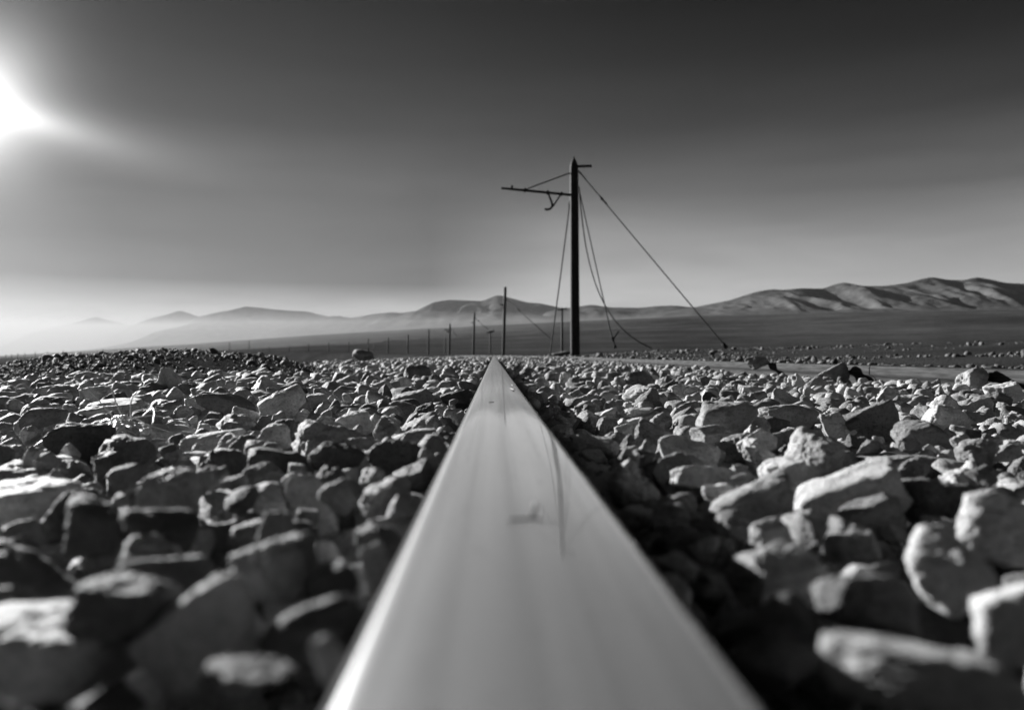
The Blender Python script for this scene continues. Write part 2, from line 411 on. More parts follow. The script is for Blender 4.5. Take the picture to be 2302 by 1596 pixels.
def build_rail(name, off, top, ys, label):
    ys = np.asarray(ys, dtype=float)
    xc = track_x(ys)
    nrm = np.arctan(np.gradient(xc, ys))
    n = len(PROF)
    V = np.concatenate([np.stack([xc[k] + (off + PROF[:, 0]) * math.cos(nrm[k]), ys[k] - (off + PROF[:, 0]) * math.sin(nrm[k]), top + PROF[:, 1]], 1) for k in range(len(ys))])
    F, steel = [], []
    for k in range(len(ys) - 1):
        for s in range(n):
            s2 = (s + 1) % n
            F.append((k * n + s, k * n + s2, (k + 1) * n + s2, (k + 1) * n + s))
            steel.append(s < NC or s >= n - NC)
    me = bpy.data.meshes.new(name); me.from_pydata(V.tolist(), [], F)
    e0 = list(range(n)); e1 = [(len(ys) - 1) * n + s for s in range(n)]
    import bmesh
    me.materials.append(M_STEEL if off == 0 else M_STEEL2); me.materials.append(M_RUST)
    for p, st in zip(me.polygons, steel):
        p.use_smooth = True
        p.material_index = 0 if st else 1
    bm = bmesh.new(); bm.from_mesh(me); bm.verts.ensure_lookup_table()
    for loop in (e0[::-1], e1):
        cos = [bm.verts[i].co.copy() for i in loop]; f = bm.faces.new([bm.verts.new(q) for q in cos]); f.material_index = 1
        bm.verts.ensure_lookup_table()
    bmesh.ops.recalc_face_normals(bm, faces=[f for f in bm.faces if len(f.verts) == 4]); bm.to_mesh(me); bm.free()
    o = link(bpy.data.objects.new(name, me))
    return tag(o, label, 'rail', 'rails of the track')

YS = np.concatenate([[-0.8], np.arange(0, 40, 2.0), np.arange(40, 420, 6.0)])
RAIL = build_rail('rail', 0.0, RAILTOP, YS, 'broad polished steel rail running up the middle to the vanishing point')
JOINT = 3.12
build_rail('rail', GAUGE, RAIL2TOP, np.concatenate([[-0.8, 0.0, 1.2], [JOINT - 0.004]]), 'short piece of second rail at the edge, this side of the joint')
build_rail('rail', GAUGE, RAIL2TOP, np.concatenate([[JOINT + 0.004], np.arange(4, 40, 2.0), np.arange(40, 420, 6.0)]), 'thin far second rail beyond its joint, passing behind the stones to the right')

# scratches on the near rail's head
def crown_z(x):
    return float(np.interp(abs(x), PROF[:NC + 6, 0], PROF[:NC + 6, 1]))
def on_rail(px, py):
    d = -RAILTOP * FPX / (py - H0 / 2)
    p = at(px, py, d)
    for _ in range(4):
        d = -(RAILTOP + crown_z(p[0])) * FPX / (py - H0 / 2); p = at(px, py, d)
    return np.array([p[0], p[1], RAILTOP + crown_z(p[0]) + 0.00012])
for line, rad in (([(1145, 1168), (1170, 1167), (1195, 1166), (1214, 1167)], 0.00030), ([(1193, 1166), (1198, 1150), (1203, 1137), (1200, 1131)], 0.00032),
                  ([(1150, 865), (1154, 867)], 0.0006), ([(1147, 873), (1158, 876)], 0.0006), ([(1152, 880), (1156, 879)], 0.0005), ([(1098, 905), (1110, 904)], 0.0004)):
    pts = np.array([on_rail(*q) for q in line])
    tube('scratch_mark', [(pts, rad)], M_SCRATCH, RAIL, 6)

# ------------------------------------------------------------------ stones
def ico(sub):
    import bmesh
    bm = bmesh.new(); bmesh.ops.create_icosphere(bm, subdivisions=sub, radius=1.0)
    v = np.array([q.co[:] for q in bm.verts]); f = np.array([[q.index for q in p.verts] for p in bm.faces], dtype=np.int32)
    bm.free(); return v, f
ICO = {s: ico(s) for s in (1, 2, 3, 4, 5, 6)}

class Proto:
    """one rock shape, evaluated at any resolution: a rounded polyhedron with weathering, half extents 1"""
    def __init__(s, seed, planes=11, sharp=13, rough=0.06, taper=0.0, boxy=0.0):
        r = np.random.default_rng(seed); s.seed = seed; s.rough = rough; s.taper = taper; s.sharp = sharp
        n = r.normal(size=(planes, 3)); n /= np.linalg.norm(n, axis=1)[:, None]
        h = r.uniform(0.56, 1.0, planes)
        if boxy > 0:
            bx = np.concatenate([np.eye(3), -np.eye(3)]) + r.normal(size=(6, 3)) * 0.13
            bx /= np.linalg.norm(bx, axis=1)[:, None]
            n = np.concatenate([n, bx]); h = np.concatenate([h + 0.2 * boxy, r.uniform(0.62, 0.74, 6)])
        n = np.concatenate([n, -n.sum(0, keepdims=True) / (np.linalg.norm(n.sum(0)) + 1e-6)]); h = np.append(h, 0.85)
        s.n, s.h = n, h
        s.norm = None
        v = s.raw(ICO[4][0]); s.lo, s.hi = v.min(0), v.max(0)
    def raw(s, d):
        q = np.maximum(d @ s.n.T / s.h, 0)
        r = np.sum(q ** s.sharp, axis=1) ** (-1.0 / s.sharp)
        r = np.minimum(r, 1.7)
        r = r * (1 + 0.10 * fbm(d * 1.6 + s.seed, 2, s.seed))
        v = d * r[:, None]
        big = fbm(v * 2.6 + s.seed * 3.1, 3, s.seed + 1)
        rid = 1 - np.abs(fbm(v * 4.5 + s.seed, 3, s.seed + 2)) * 2
        fine = fbm(v * 11 + s.seed, 4, s.seed + 3, 0.6)
        v = v + d * (s.rough * (1.1 * big + 0.45 * np.minimum(rid, 0.8) + 0.75 * fine))[:, None]
        if s.taper:
            z = (v[:, 2:3] + 1) / 2
            v = v * np.concatenate([1 - s.taper * z, 1 - s.taper * z, np.ones_like(z)], 1)
        return v
    def verts(s, sub):
        return (s.raw(ICO[sub][0]) - (s.lo + s.hi) / 2) / ((s.hi - s.lo) / 2)

NPROTO = 36
PROTOS = [Proto(100 + k, planes=9 + k % 7, sharp=[12, 17, 24, 32][k % 4], rough=0.065 + 0.014 * (k % 5), taper=[0, 0, 0.25, 0.1][k % 4], boxy=[0, 0.2, 0, 0.1, 0][k % 5]) for k in range(NPROTO)]
PV3 = [p.verts(3) for p in PROTOS]

def rot_random(tilt):
    """random heading, tilted off flat by up to about `tilt`"""
    q = Quaternion((0, 0, 1), random.uniform(0, 2 * math.pi))
    ax = Vector((random.gauss(0, 1), random.gauss(0, 1), 0)).normalized()
    return np.array((Quaternion(ax, random.gauss(0, tilt)) @ q).to_matrix())

# --- hero stones, read off the photograph: (phrase, x, y, w, h in photo pixels, kind, roll degrees, depth/width)
HEROES = [
 ('big blurred slab with a pale flat top', 130, 1450, 400, 165, 'slab', 4, .8),
 ('long pale wedge stone pointing up', 470, 1395, 300, 150, 'shard', 38, .55),
 ('dark rounded boulder cut by the edge', 20, 1300, 260, 120, 'slab', -22, .8),
 ('dark pyramid stone with a faint ridge', 285, 1350, 225, 120, 'wedge', 0, .9),
 ('dark hump stone behind the dark pyramid', 390, 1300, 190, 115, 'round', 8, .8),
 ('dark round cobble with a lit nick', 360, 1190, 165, 120, 'round', 0, .9),
 ('dark round cobble beside its twin', 235, 1180, 165, 120, 'round', 0, .9),
 ('flat stone with a bright layered top', 45, 1140, 260, 120, 'slab', 3, .8),
 ('dark block with a bright chipped top', 620, 1265, 190, 125, 'block', 14, .8),
 ('two faced small wedge, half lit', 622, 1180, 88, 66, 'peak', 0, .9),
 ('tall pale fin stone leaning by the rail', 700, 1132, 90, 150, 'fin', 18, .45),
 ('tall domed stone with a lit left flank', 373, 1105, 118, 105, 'wedge', -4, .9),
 ('dark rock with a thin lit crown', 752, 1305, 110, 95, 'round', 5, .9),
 ('dark arched stone with a lit upper rim', 700, 1430, 240, 150, 'round', 18, .8),
 ('low arched stone behind the rimmed one', 695, 1375, 200, 75, 'slab', 4, .8),
 ('bright round stone half hidden by the rail', 750, 1480, 85, 130, 'round', 15, .9),
 ('upright pale flake touching the rail', 848, 1275, 62, 120, 'fin', 10, .6),
 ('lumpy pale rock close to the rail', 868, 1118, 125, 86, 'round', 12, .9),
 ('small pale cobble against the rail', 900, 1145, 70, 50, 'round', 0, .9),
 ('dark boulder with a bright left edge', 770, 1110, 100, 80, 'round', 0, .9),
 ('long dark bar stone tipped down rightwards', 512, 908, 138, 44, 'bar', -17, .42),
 ('speckled rock with a bright grainy face', 634, 908, 108, 62, 'block', 25, .7),
 ('square shouldered dark block on edge', 284, 1018, 140, 88, 'block', 5, .55),
 ('broad dark block with a plain grey face', 187, 990, 148, 88, 'block', 3, .6),
 ('long flat slab with a pale smooth end', 375, 978, 188, 42, 'slab', -6, .5),
 ('bright flat rock with a rough grain', 478, 990, 122, 44, 'slab', 10, .8),
 ('upright dark stone with a thin bright rim', 617, 980, 76, 58, 'round', 0, .8),
 ('wide dark stone with a lit top line', 632, 1050, 150, 84, 'slab', -8, .8),
 ('dark twin lumped rock near the rail', 758, 1030, 118, 84, 'round', 8, .8),
 ('hooked dark rock with a thin outline', 92, 936, 90, 44, 'round', 12, .8),
 ('pale sloping stone in the crowd', 790, 955, 90, 55, 'wedge', 20, .8),
 ('blocky pale stone behind the dry weed', 216, 888, 70, 44, 'block', 8, .8),
 ('flat slab lying right behind the dry weed', 257, 915, 142, 30, 'slab', 3, .6),
 ('angular dark block in the back row', 432, 878, 54, 34, 'block', 0, .8),
 ('pointed dark tooth of stone', 939, 843, 56, 44, 'peak', 0, .7),
 ('leaning triangular stone beside the dark tooth', 982, 857, 34, 38, 'peak', 25, .7),
 ('low lit rock with a sloped face', 927, 902, 98, 42, 'slab', 12, .8),
 ('craggy dark rock near the rail bend', 1024, 896, 70, 36, 'round', 0, .8),
 ('upright black block leaning to the right', 953, 934, 60, 52, 'peak', 12, .7),
 ('dark sloping rock touching the rail', 990, 955, 86, 46, 'round', -5, .8),
 ('wide dark stone with a bumpy back', 895, 1025, 122, 82, 'block', -6, .8),
 ('round boulder with a shaded right half', 1623, 942, 140, 92, 'round', 0, .85),
 ('flat oval stone behind the round boulders', 1765, 932, 130, 48, 'slab', 0, .7),
 ('round football shaped boulder', 1816, 1026, 148, 122, 'round', 0, .95),
 ('big sloping boulder with a pitted face', 1950, 965, 162, 108, 'wedge', 20, .7),
 ('dull boulder shaded by the sloping one', 2082, 985, 134, 80, 'round', -12, .8),
 ('bright chipped rock behind the dull boulder', 2124, 940, 96, 62, 'block', -10, .8),
 ('leaning grey plate by the sloping boulder', 1878, 950, 60, 66, 'fin', 30, .6),
 ('knobbly pale rock with two bumps', 1545, 1018, 138, 78, 'round', -8, .8),
 ('long stone with a bright blunt end', 1597, 1075, 186, 56, 'bar', -8, .55),
 ('small pale chunk under the long stone', 1630, 1112, 96, 60, 'block', 0, .8),
 ('long leaning stone with a lit ridge', 1690, 1128, 196, 82, 'bar', 26, .6),
 ('large boulder with a bright ragged top', 1905, 1112, 250, 105, 'slab', 24, .8),
 ('long flat dark slab with a white tip', 2070, 1050, 276, 60, 'slab', -4, .6),
 ('dark rock flecked with bright patches', 2115, 1130, 170, 105, 'slab', -4, .8),
 ('smooth pale egg shaped boulder', 2130, 1270, 215, 185, 'round', 0, 1.1),
 ('very pale block cut by the right edge', 2262, 1182, 205, 138, 'block', -8, .8),
 ('pale boulder in the lower right corner', 2300, 1400, 220, 210, 'round', -15, .8),
 ('broad blurred boulder with two bright patches', 2065, 1505, 420, 140, 'round', -6, .7),
 ('dim lump in the rail shadow', 1745, 1490, 190, 110, 'round', 4, .8),
 ('dark boulder with a lit crest and flank', 1955, 1345, 215, 120, 'wedge', -10, .8),
 ('dark stone capped with bright white', 1745, 1285, 195, 105, 'wedge', 6, .8),
 ('dim flat rock in the rail shadow', 1558, 1230, 168, 86, 'slab', 0, .8),
 ('small white capped stone', 1730, 1195, 96, 60, 'block', 0, .8),
 ('flat dark stone behind the white caps', 1950, 1165, 168, 85, 'slab', 18, .7),
 ('squat stone perched on the second rail', 1884, 838, 70, 44, 'round', 0, .8),
 ('sloping stone leaning on the second rail', 2192, 848, 80, 42, 'wedge', 14, .7),
 ('small dark stone against the far rail', 1708, 814, 48, 28, 'round', 0, .8),
 ('pale angular stone in the sunny middle', 1536, 878, 58, 34, 'block', -6, .8),
 ('pale grainy rock between rail and boulder', 1446, 885, 96, 42, 'round', 5, .8),
 ('log shaped stone sloping up to the right', 1425, 957, 132, 42, 'bar', 15, .5),
 ('square block under the log stone', 1364, 962, 56, 54, 'block', 0, .8),
 ('bright small rock above the log stone', 1432, 932, 76, 34, 'slab', 6, .8),
 ('small upright pale stone by the rail', 1270, 850, 26, 28, 'block', 5, .8),
 ('shaded slab beside the rail foot', 1335, 1000, 110, 40, 'slab', -10, .7),
 ('stone with a jagged bright crest', 1760, 1062, 110, 62, 'wedge', 15, .8),
 ('pale lump between the two big boulders', 1700, 990, 86, 52, 'round', 0, .8),
 ('thin dark plate half buried', 1600, 1310, 130, 70, 'slab', -12, .8),
 ('black boulder deep in the shadow', 1720, 1400, 240, 110, 'round', 0, .8),
 ('dusky stone at the bottom edge', 560, 1520, 200, 90, 'round', 10, .8),
]
KIND = {  # planes, sharp, rough, taper, boxy, extra buried share of the height
 'slab': (14, 14, .075, .0, .25, .25), 'shard': (9, 20, .06, .0, .4, .2), 'round': (14, 10, .06, .05, 0, .2), 'peak': (10, 18, .065, .4, .2, .3),
 'block': (14, 14, .08, .08, .1, .22), 'fin': (9, 12, .06, .4, .5, .3), 'bar': (12, 13, .07, .0, .5, .15), 'wedge': (11, 18, .07, .2, .2, .25)}

class Stone:
    __slots__ = ('proto', 'M', 'loc', 'size', 'hero', 'vis', 'dist')
    def __init__(s, proto, M, loc, size, hero=None):
        s.proto, s.M, s.loc, s.size, s.hero, s.vis = proto, M, np.asarray(loc, dtype=float), size, hero, 0
        s.dist = float(np.linalg.norm(s.loc))

STONES = []
CELL = 0.005
GX0, GX1, GY0, GY1 = -2.3, 2.5, -0.25, 13.0
NX, NY = int((GX1 - GX0) / CELL), int((GY1 - GY0) / CELL)
gx = GX0 + (np.arange(NX) + 0.5) * CELL; gy = GY0 + (np.arange(NY) + 0.5) * CELL
HM = ground_z(*np.meshgrid(gx, gy)).astype(np.float32)
for c, top in ((0.0, 0.4), (GAUGE, 0.4)):
    HM[:, np.abs(gx - c) < 0.0365] = top

def raster(v):
    ix = np.floor(v[:, 0] / CELL).astype(int); iy = np.floor(v[:, 1] / CELL).astype(int)
    ox, oy = ix.min(), iy.min(); nx, ny = ix.max() - ox + 1, iy.max() - oy + 1
    k = (iy - oy) * nx + (ix - ox)
    bot = np.full(nx * ny, np.inf); top = np.full(nx * ny, -np.inf)
    np.minimum.at(bot, k, v[:, 2]); np.maximum.at(top, k, v[:, 2])
    return ox, oy, nx, ny, bot.reshape(ny, nx), top.reshape(ny, nx)

def stamp(v, loc):
    ox, oy, nx, ny, bot, top = raster(v)
    cx = int(round((loc[0] - GX0) / CELL)) + ox; cy = int(round((loc[1] - GY0) / CELL)) + oy
    x0, x1, y0, y1 = max(cx, 0), min(cx + nx, NX), max(cy, 0), min(cy + ny, NY)
    if x0 >= x1 or y0 >= y1: return
    w = HM[y0:y1, x0:x1]; np.maximum(w, (top + loc[2])[y0 - cy:y1 - cy, x0 - cx:x1 - cx], out=w)

def stone_dims(mean):
    a = mean * math.exp(random.gauss(0, 0.30)); a = min(max(a, mean * 0.5), mean * 1.7)
    b = a * random.uniform(0.58, 0.95); c = a * random.uniform(0.5, 0.92)
    return np.array([a, b, min(c, b)]) / 2

def drop(x0, x1, y0, y1, count, mean, zlim, tilt=0.35, cand=14, pv=None):
    made = 0
    for _ in range(count):
        y = y0 + (y1 - y0) * random.random()
        half = 0.66 * max(y, 0) + 0.22
        xa, xb = max(x0, -half), min(x1, half)
        if xa >= xb: continue
        x = random.uniform(xa, xb)
        pi = random.randrange(NPROTO); s = stone_dims(mean * (0.82 if x > 0.12 and y > 1.1 else 1.0))
        M = rot_random(tilt) @ np.diag(s)
        v = PV3[pi] @ M.T
        ox, oy, nx, ny, bot, top = raster(v)
        jx = (x + np.random.default_rng(random.randrange(1 << 30)).uniform(-0.05, 0.05, cand) - GX0) / CELL
        jy = (y + np.random.default_rng(random.randrange(1 << 30)).uniform(-0.05, 0.05, cand) - GY0) / CELL
        best = None
        for qx, qy in zip(jx.astype(int), jy.astype(int)):
            cx, cy = qx + ox, qy + oy
            if cx < 0 or cy < 0 or cx + nx > NX or cy + ny > NY: continue
            z = float(np.max(HM[cy:cy + ny, cx:cx + nx] - bot))
            if best is None or z < best[0]: best = (z, qx, qy, cx, cy)
        if best is None: continue
        z, qx, qy, cx, cy = best
        z -= 0.10 * s[2]
        wy = GY0 + qy * CELL
        if z + 0.35 * s[2] > zlim(GX0 + qx * CELL, wy): continue
        w = HM[cy:cy + ny, cx:cx + nx]; np.maximum(w, top + z, out=w)
        STONES.append(Stone(pi, M, (GX0 + qx * CELL, wy, z), float(np.max(s))))
        made += 1
    return made

def zb_f(x, y):
    return float(-0.078 + (0.008 if x < 0 else -0.003) * (1 - smooth(0.2, 0.9, y)) + 0.014 * smooth(2.5, 14, y) - 0.016 * smooth(0.75, 1.30, x) * (1 - smooth(1.55, 1.75, x))) + 0.010 * math.sin(x * 3.1 + y * 1.7) * min(1, y)
def zlow(x, y): return zb_f(x, y) - 0.034
def ztop(x, y): return zb_f(x, y) - 0.004 - 0.008 * (y < 1.3)

# under layer near the camera, then the stones seen in the photograph, then the fill
drop(-1.7, 2.0, 0.03, 2.6, 1500, 0.046, zlow, 0.3, 6)
HERO_OBJ = []
for k, (phrase, px, py, w, h, kind, roll, dw) in enumerate(HEROES):
    d = 1.0
    for _ in range(40):
        y = d
        zc = (zb_f(px - 1110, y) if y < 1 else zb_f(0, y)) - 0.006 * (kind in ('slab',)) + (0.006 if h > 55 and kind in ('round', 'peak', 'block', 'wedge') else 0.0)
        if px > 1840 and py > 1100: zc += 0.006
        dn = -zc * FPX / max(py - H0 / 2, 4)
        d = 0.5 * d + 0.5 * dn
    if 'second rail' in phrase or 'far rail' in phrase:
        d = (GAUGE - 0.075) / ((px - 1110) / FPX)
    pl, sh, ro, ta, bx, bury = KIND[kind]
    proto = Proto(900 + k, pl, sh, ro, ta, bx)
    sw = w / FPX * d / 2; shh = 0.92 * h / FPX * d / 2
    s = np.array([sw * 1.04, sw * dw, shh * (1 + bury)])
    rad = math.radians(roll)
    B = np.stack([RGT, FWD, UPV], 1)
    # turned a little about the vertical so faces differ
    yaw = random.uniform(-0.35, 0.35)
    Rz = np.array(Matrix.Rotation(yaw, 3, 'Z')); Ry = np.array(Matrix.Rotation(-rad, 3, 'Y')); Rx = np.array(Matrix.Rotation(random.uniform(-0.2, 0.2), 3, 'X'))
    M = B @ Ry @ Rz @ Rx @ np.diag(s)
    loc = at(px, py, d); loc[2] -= shh * bury * 0.8
    # keep clear of the rails
    v = proto.verts(3) @ M.T
    for c in (0.0, GAUGE):
        lo, hi = v[:, 0].min() + loc[0], v[:, 0].max() + loc[0]
        if hi > c - 0.036 and loc[0] < c: loc[0] -= hi - (c - 0.037)
        elif lo < c + 0.036 and loc[0] > c: loc[0] += (c + 0.037) - lo
    STONES.append(Stone(proto, M, loc, float(max(s)), k))
    if d < 12: stamp(v, loc)

drop(-0.6, 0.7, 0.03, 0.5, 1100, 0.042, ztop, 0.8, 16)
drop(-1.7, 2.05, 0.3, 1.2, 1900, 0.050, ztop, 0.8, 16)
drop(-1.7, 2.05, 1.0, 2.6, 4200, 0.057, ztop, 0.85, 14)
drop(-1.65, 2.05, 2.5, 5.5, 5200, 0.060, ztop, 0.8, 10)
drop(-1.65, 2.05, 5.3, 12.8, 9000, 0.060, ztop, 0.7, 6)
# chips and pebbles in the gaps
drop(-1.7, 2.05, 0.05, 2.6, 2800, 0.020, lambda x, y: zb_f(x, y) + 0.004, 0.6, 6)
# a few proud stones
drop(-1.6, 1.3, 1.4, 6.0, 30, 0.060, lambda x, y: zb_f(x, y) + 0.03, 0.6, 10)

# visibility of each stone: a small z-buffer of the view from the lens
ZW, ZH = 768, 532
def zbuffer():
    acc_k, acc_d, acc_i = [], [], []
    for i, s in enumerate(STONES):
        base = s.proto.verts(3) if s.hero is not None else PV3[s.proto]
        v = base @ s.M.T + s.loc - CAM
        d = v @ FWD; ok = d > 0.05
        u = ((v @ RGT) / np.maximum(d, .05) * FPX + W0 / 2) * ZW / W0; w = (H0 / 2 - (v @ UPV) / np.maximum(d, .05) * FPX) * ZH / H0
        iu, iw = u.astype(int), w.astype(int)
        ok &= (iu >= 0) & (iu < ZW) & (iw >= 0) & (iw < ZH)
        if not ok.any(): continue
        acc_k.append(iw[ok] * ZW + iu[ok]); acc_d.append(d[ok]); acc_i.append(np.full(ok.sum(), i))
    K, D, I = map(np.concatenate, (acc_k, acc_d, acc_i))
    o = np.lexsort((D, K)); K, D, I = K[o], D[o], I[o]
    first = np.r_[True, K[1:] != K[:-1]]
    img = np.full(ZW * ZH, -1); img[K[first]] = I[first]
    dep = np.full(ZW * ZH, 1e9); dep[K[first]] = D[first]
    # close pinholes: take the nearest of the 3x3 neighbourhood (5x5 lower down, where stones are large)
    img = img.reshape(ZH, ZW); dep = dep.reshape(ZH, ZW)
    for it in range(5):
        bi, bd = img.copy(), dep.copy()
        for dy in (-1, 0, 1):
            for dx in (-1, 0, 1):
                a = np.roll(np.roll(dep, dy, 0), dx, 1); b = np.roll(np.roll(img, dy, 0), dx, 1)
                m = a < bd - 0.02 * np.minimum(bd, 10) if it else a < bd
                m &= (np.arange(ZH) > ZH * (0.5 + 0.09 * it))[:, None]
                bd[m] = a[m]; bi[m] = b[m]
        img, dep = bi, bd
    ids, cnt = np.unique(img[img >= 0], return_counts=True)
    for i, c in zip(ids, cnt): STONES[i].vis = int(c)
zbuffer()

order = sorted(range(len(STONES)), key=lambda i: -(STONES[i].vis + (1e7 if STONES[i].hero is not None else 0)))
IND = set(order[:300])

# --- the 300 stones that show largest: objects of their own
SHARED = {}
def shape_word(s):
    sc = np.linalg.norm(s.M, axis=0); sc = np.sort(sc)[::-1]
    if sc[2] / sc[0] < 0.45: return 'flat'
    if sc[1] / sc[0] < 0.66: return 'long'
    if sc[2] / sc[1] > 0.86: return 'rounded'
    return 'angular'
ORD = ['', 'second ', 'third ', 'fourth ', 'fifth ', 'sixth ', 'seventh ', 'eighth ', 'ninth ', 'tenth ', 'eleventh ', 'twelfth ']
heroes = [i for i in order if STONES[i].hero is not None]
hl = np.array([STONES[i].loc for i in heroes])
rest = {}
for i in order[:300]:
    s = STONES[i]
    if s.hero is not None: continue
    j = int(np.argmin(np.linalg.norm((hl - s.loc) * [1, 1, 0.3], axis=1)))
    dv = s.loc - hl[j]; a, b = dv @ FWD, dv @ RGT
    side = ('behind' if a > 0 else 'in front of') if abs(a) > abs(b) else ('to the right of' if b > 0 else 'to the left of')
    rest.setdefault((j, side, shape_word(s)), []).append((float(np.hypot(a, b)), i))
LAB = {}
for (j, side, word), lst in rest.items():
    for n, (dd, i) in enumerate(sorted(lst)):
        t = f"{ORD[n]}{word} stone {side} the {HEROES[STONES[heroes[j]].hero][0]}"
        LAB[i] = t
for i in order[:300]:
    s = STONES[i]
    if s.hero is not None:
        sub = 6 if s.vis > 2500 else 5
        ws = HEROES[s.hero][0].split()
        pale = any(w in ws for w in ('pale', 'white', 'bright')); dark = any(w in ws for w in ('dark', 'black', 'dim', 'dusky', 'dull'))  # words for a lit and shaded look pick the rock colour too
        me = mesh_np('ballast_stone', s.proto.verts(sub), ICO[sub][1], M_PALE_LIT if pale and not dark else M_DARK_SHADED if dark and not pale else M_STONE)
        label = HEROES[s.hero][0]
    else:
        sub = 5 if s.vis > 120 else 4
        if (s.proto, sub) not in SHARED: SHARED[(s.proto, sub)] = mesh_np('ballast_stone', PROTOS[s.proto].verts(sub), ICO[sub][1], M_STONE)
        me = SHARED[(s.proto, sub)]; label = LAB[i]
    o = bpy.data.objects.new('ballast_stone', me)
    m4 = np.eye(4); m4[:3, :3] = s.M; m4[:3, 3] = s.loc
    # M = rotation times scale
    sc = np.linalg.norm(s.M, axis=0); R3 = s.M / sc
    o.rotation_mode = 'QUATERNION'
    o.rotation_quaternion = Matrix(R3.tolist()).to_quaternion(); o.scale = sc; o.location = s.loc
    link(o); tag(o, label, 'stone', 'stones of the track ballast')

# --- all the others: one mass
def mass(name, items, mat):
    V, F, off = [], [], 0
    for base, faces, M, loc in items:
        V.append((base @ M.T + loc).astype(np.float32)); F.append(faces + off); off += len(base)
    o = obj_np(name, np.concatenate(V), np.concatenate(F), mat)
    return tag(o, kind='stuff')
PVS = {2: [p.verts(2) for p in PROTOS], 1: [p.verts(1) for p in PROTOS], 3: PV3}
items = []
for i, s in enumerate(STONES):
    if i in IND: continue
    sub = 3 if (s.vis > 14) else 2
    if s.vis == 0 and s.dist > 3.0: sub = 1
    items.append((PVS[sub][s.proto], ICO[sub][1], s.M, s.loc))
# ballast running on to the distance
for _ in range(9000):
    y = 12.6 * math.exp(random.random() ** 0.8 * math.log(110 / 12.6))
    x = float(track_x(y)) + random.uniform(-1.7, 2.1)
    if abs(x - track_x(y)) < 0.07 or abs(x - track_x(y) - GAUGE) < 0.07: continue
    s = stone_dims(0.075 if random.random() < 0.93 else 0.12)
    items.append((PVS[1][random.randrange(NPROTO)], ICO[1][1], rot_random(0.4) @ np.diag(s), np.array([x, y, -0.062 - 0.55 * s[2] + random.uniform(-0.02, 0.012)])))
o = mass('ballast_stones', items, M_STONE)
tag(o, 'grey crushed stone ballast filling the track all the way into the distance', 'ballast')

items = []
# the gravel bank on the left and the stony rise on the right
for _ in range(11000):
    y = random.uniform(2.2, 6.0); xs = random.uniform(-4.2, -1.05); x = xs * y / 5.0
    if x > -1.15 and y < 3.6: continue
    if x > -1.55 and y < 4.2 and random.random() < 0.7: continue
    g = 0.013 * math.exp(random.gauss(0, 0.5)); g = min(g, 0.032)
    if random.random() < 0.016: g = random.uniform(0.03, 0.058)
    s = stone_dims(g)
    items.append((PVS[1 if g < 0.03 else 2][random.randrange(NPROTO)], ICO[1 if g < 0.03 else 2][1], rot_random(0.5) @ np.diag(s), np.array([x, y, 0.3 * s[2]])))
nb = len(items)
for _ in range(17000):
    y = random.uniform(2.6, 9) if random.random() < 0.45 else random.uniform(9, 42)
    half = 0.70 * y + 0.5
    x = 2.0 + (half - 2.0) * random.random() ** 1.6
    if half < 2.0: continue
    if vnoise(np.array([[x * 0.55, y * 0.30, 4.2]]), 77)[0] < random.uniform(-0.25, 0.75): continue
    g = 0.016 * math.exp(random.gauss(0, 0.65)) * (1 + 0.05 * y); g = min(g, 0.025 + 0.007 * y)
    s = stone_dims(g)
    items.append((PVS[2 if y < 9 else 1][random.randrange(NPROTO)], ICO[2 if y < 9 else 1][1], rot_random(0.4) @ np.diag(s), np.array([x, y, 0.25 * s[2]])))
L = np.array([q[3] for q in items]); gz = ground_z(L[:, 0], L[:, 1])
for q, z in zip(items, gz): q[3][2] += z
o = mass('bank_gravel', items[:nb], M_GRAVEL); tag(o, 'dark fine gravel bank beside the ballast', 'gravel')
o = mass('desert_rubble', items[nb:], M_GRAVEL); tag(o, 'loose dark stones strewn on the rise beyond the second rail', 'rubble')

# two dark boulders standing against the plain
def boulder(px, py, w, h, d, label, seed):
    p = Proto(seed, 15, 8, 0.08, 0.1, 0.0)
    o = obj_np('boulder', p.verts(4), ICO[4][1], M_GRAVEL)
    sw, sh = w / FPX * d / 2, h / FPX * d / 2 * 1.5
    o.scale = (sw, sw * 0.8, sh); o.location = at(px, py + h * 0.25, d); o.rotation_euler = (0, 0, -YAW)
    return tag(o, label, 'boulder')
boulder(816, 794, 50, 18, 8.5, 'long dark boulder lying on the skyline of the ballast before the poles', 2001)
boulder(578, 803, 40, 17, 6.2, 'small dark domed boulder at the foot of the gravel bank', 2002)
boulder(1262, 793, 44, 7, 26, 'low dark heap at the foot of the big pole', 2003)

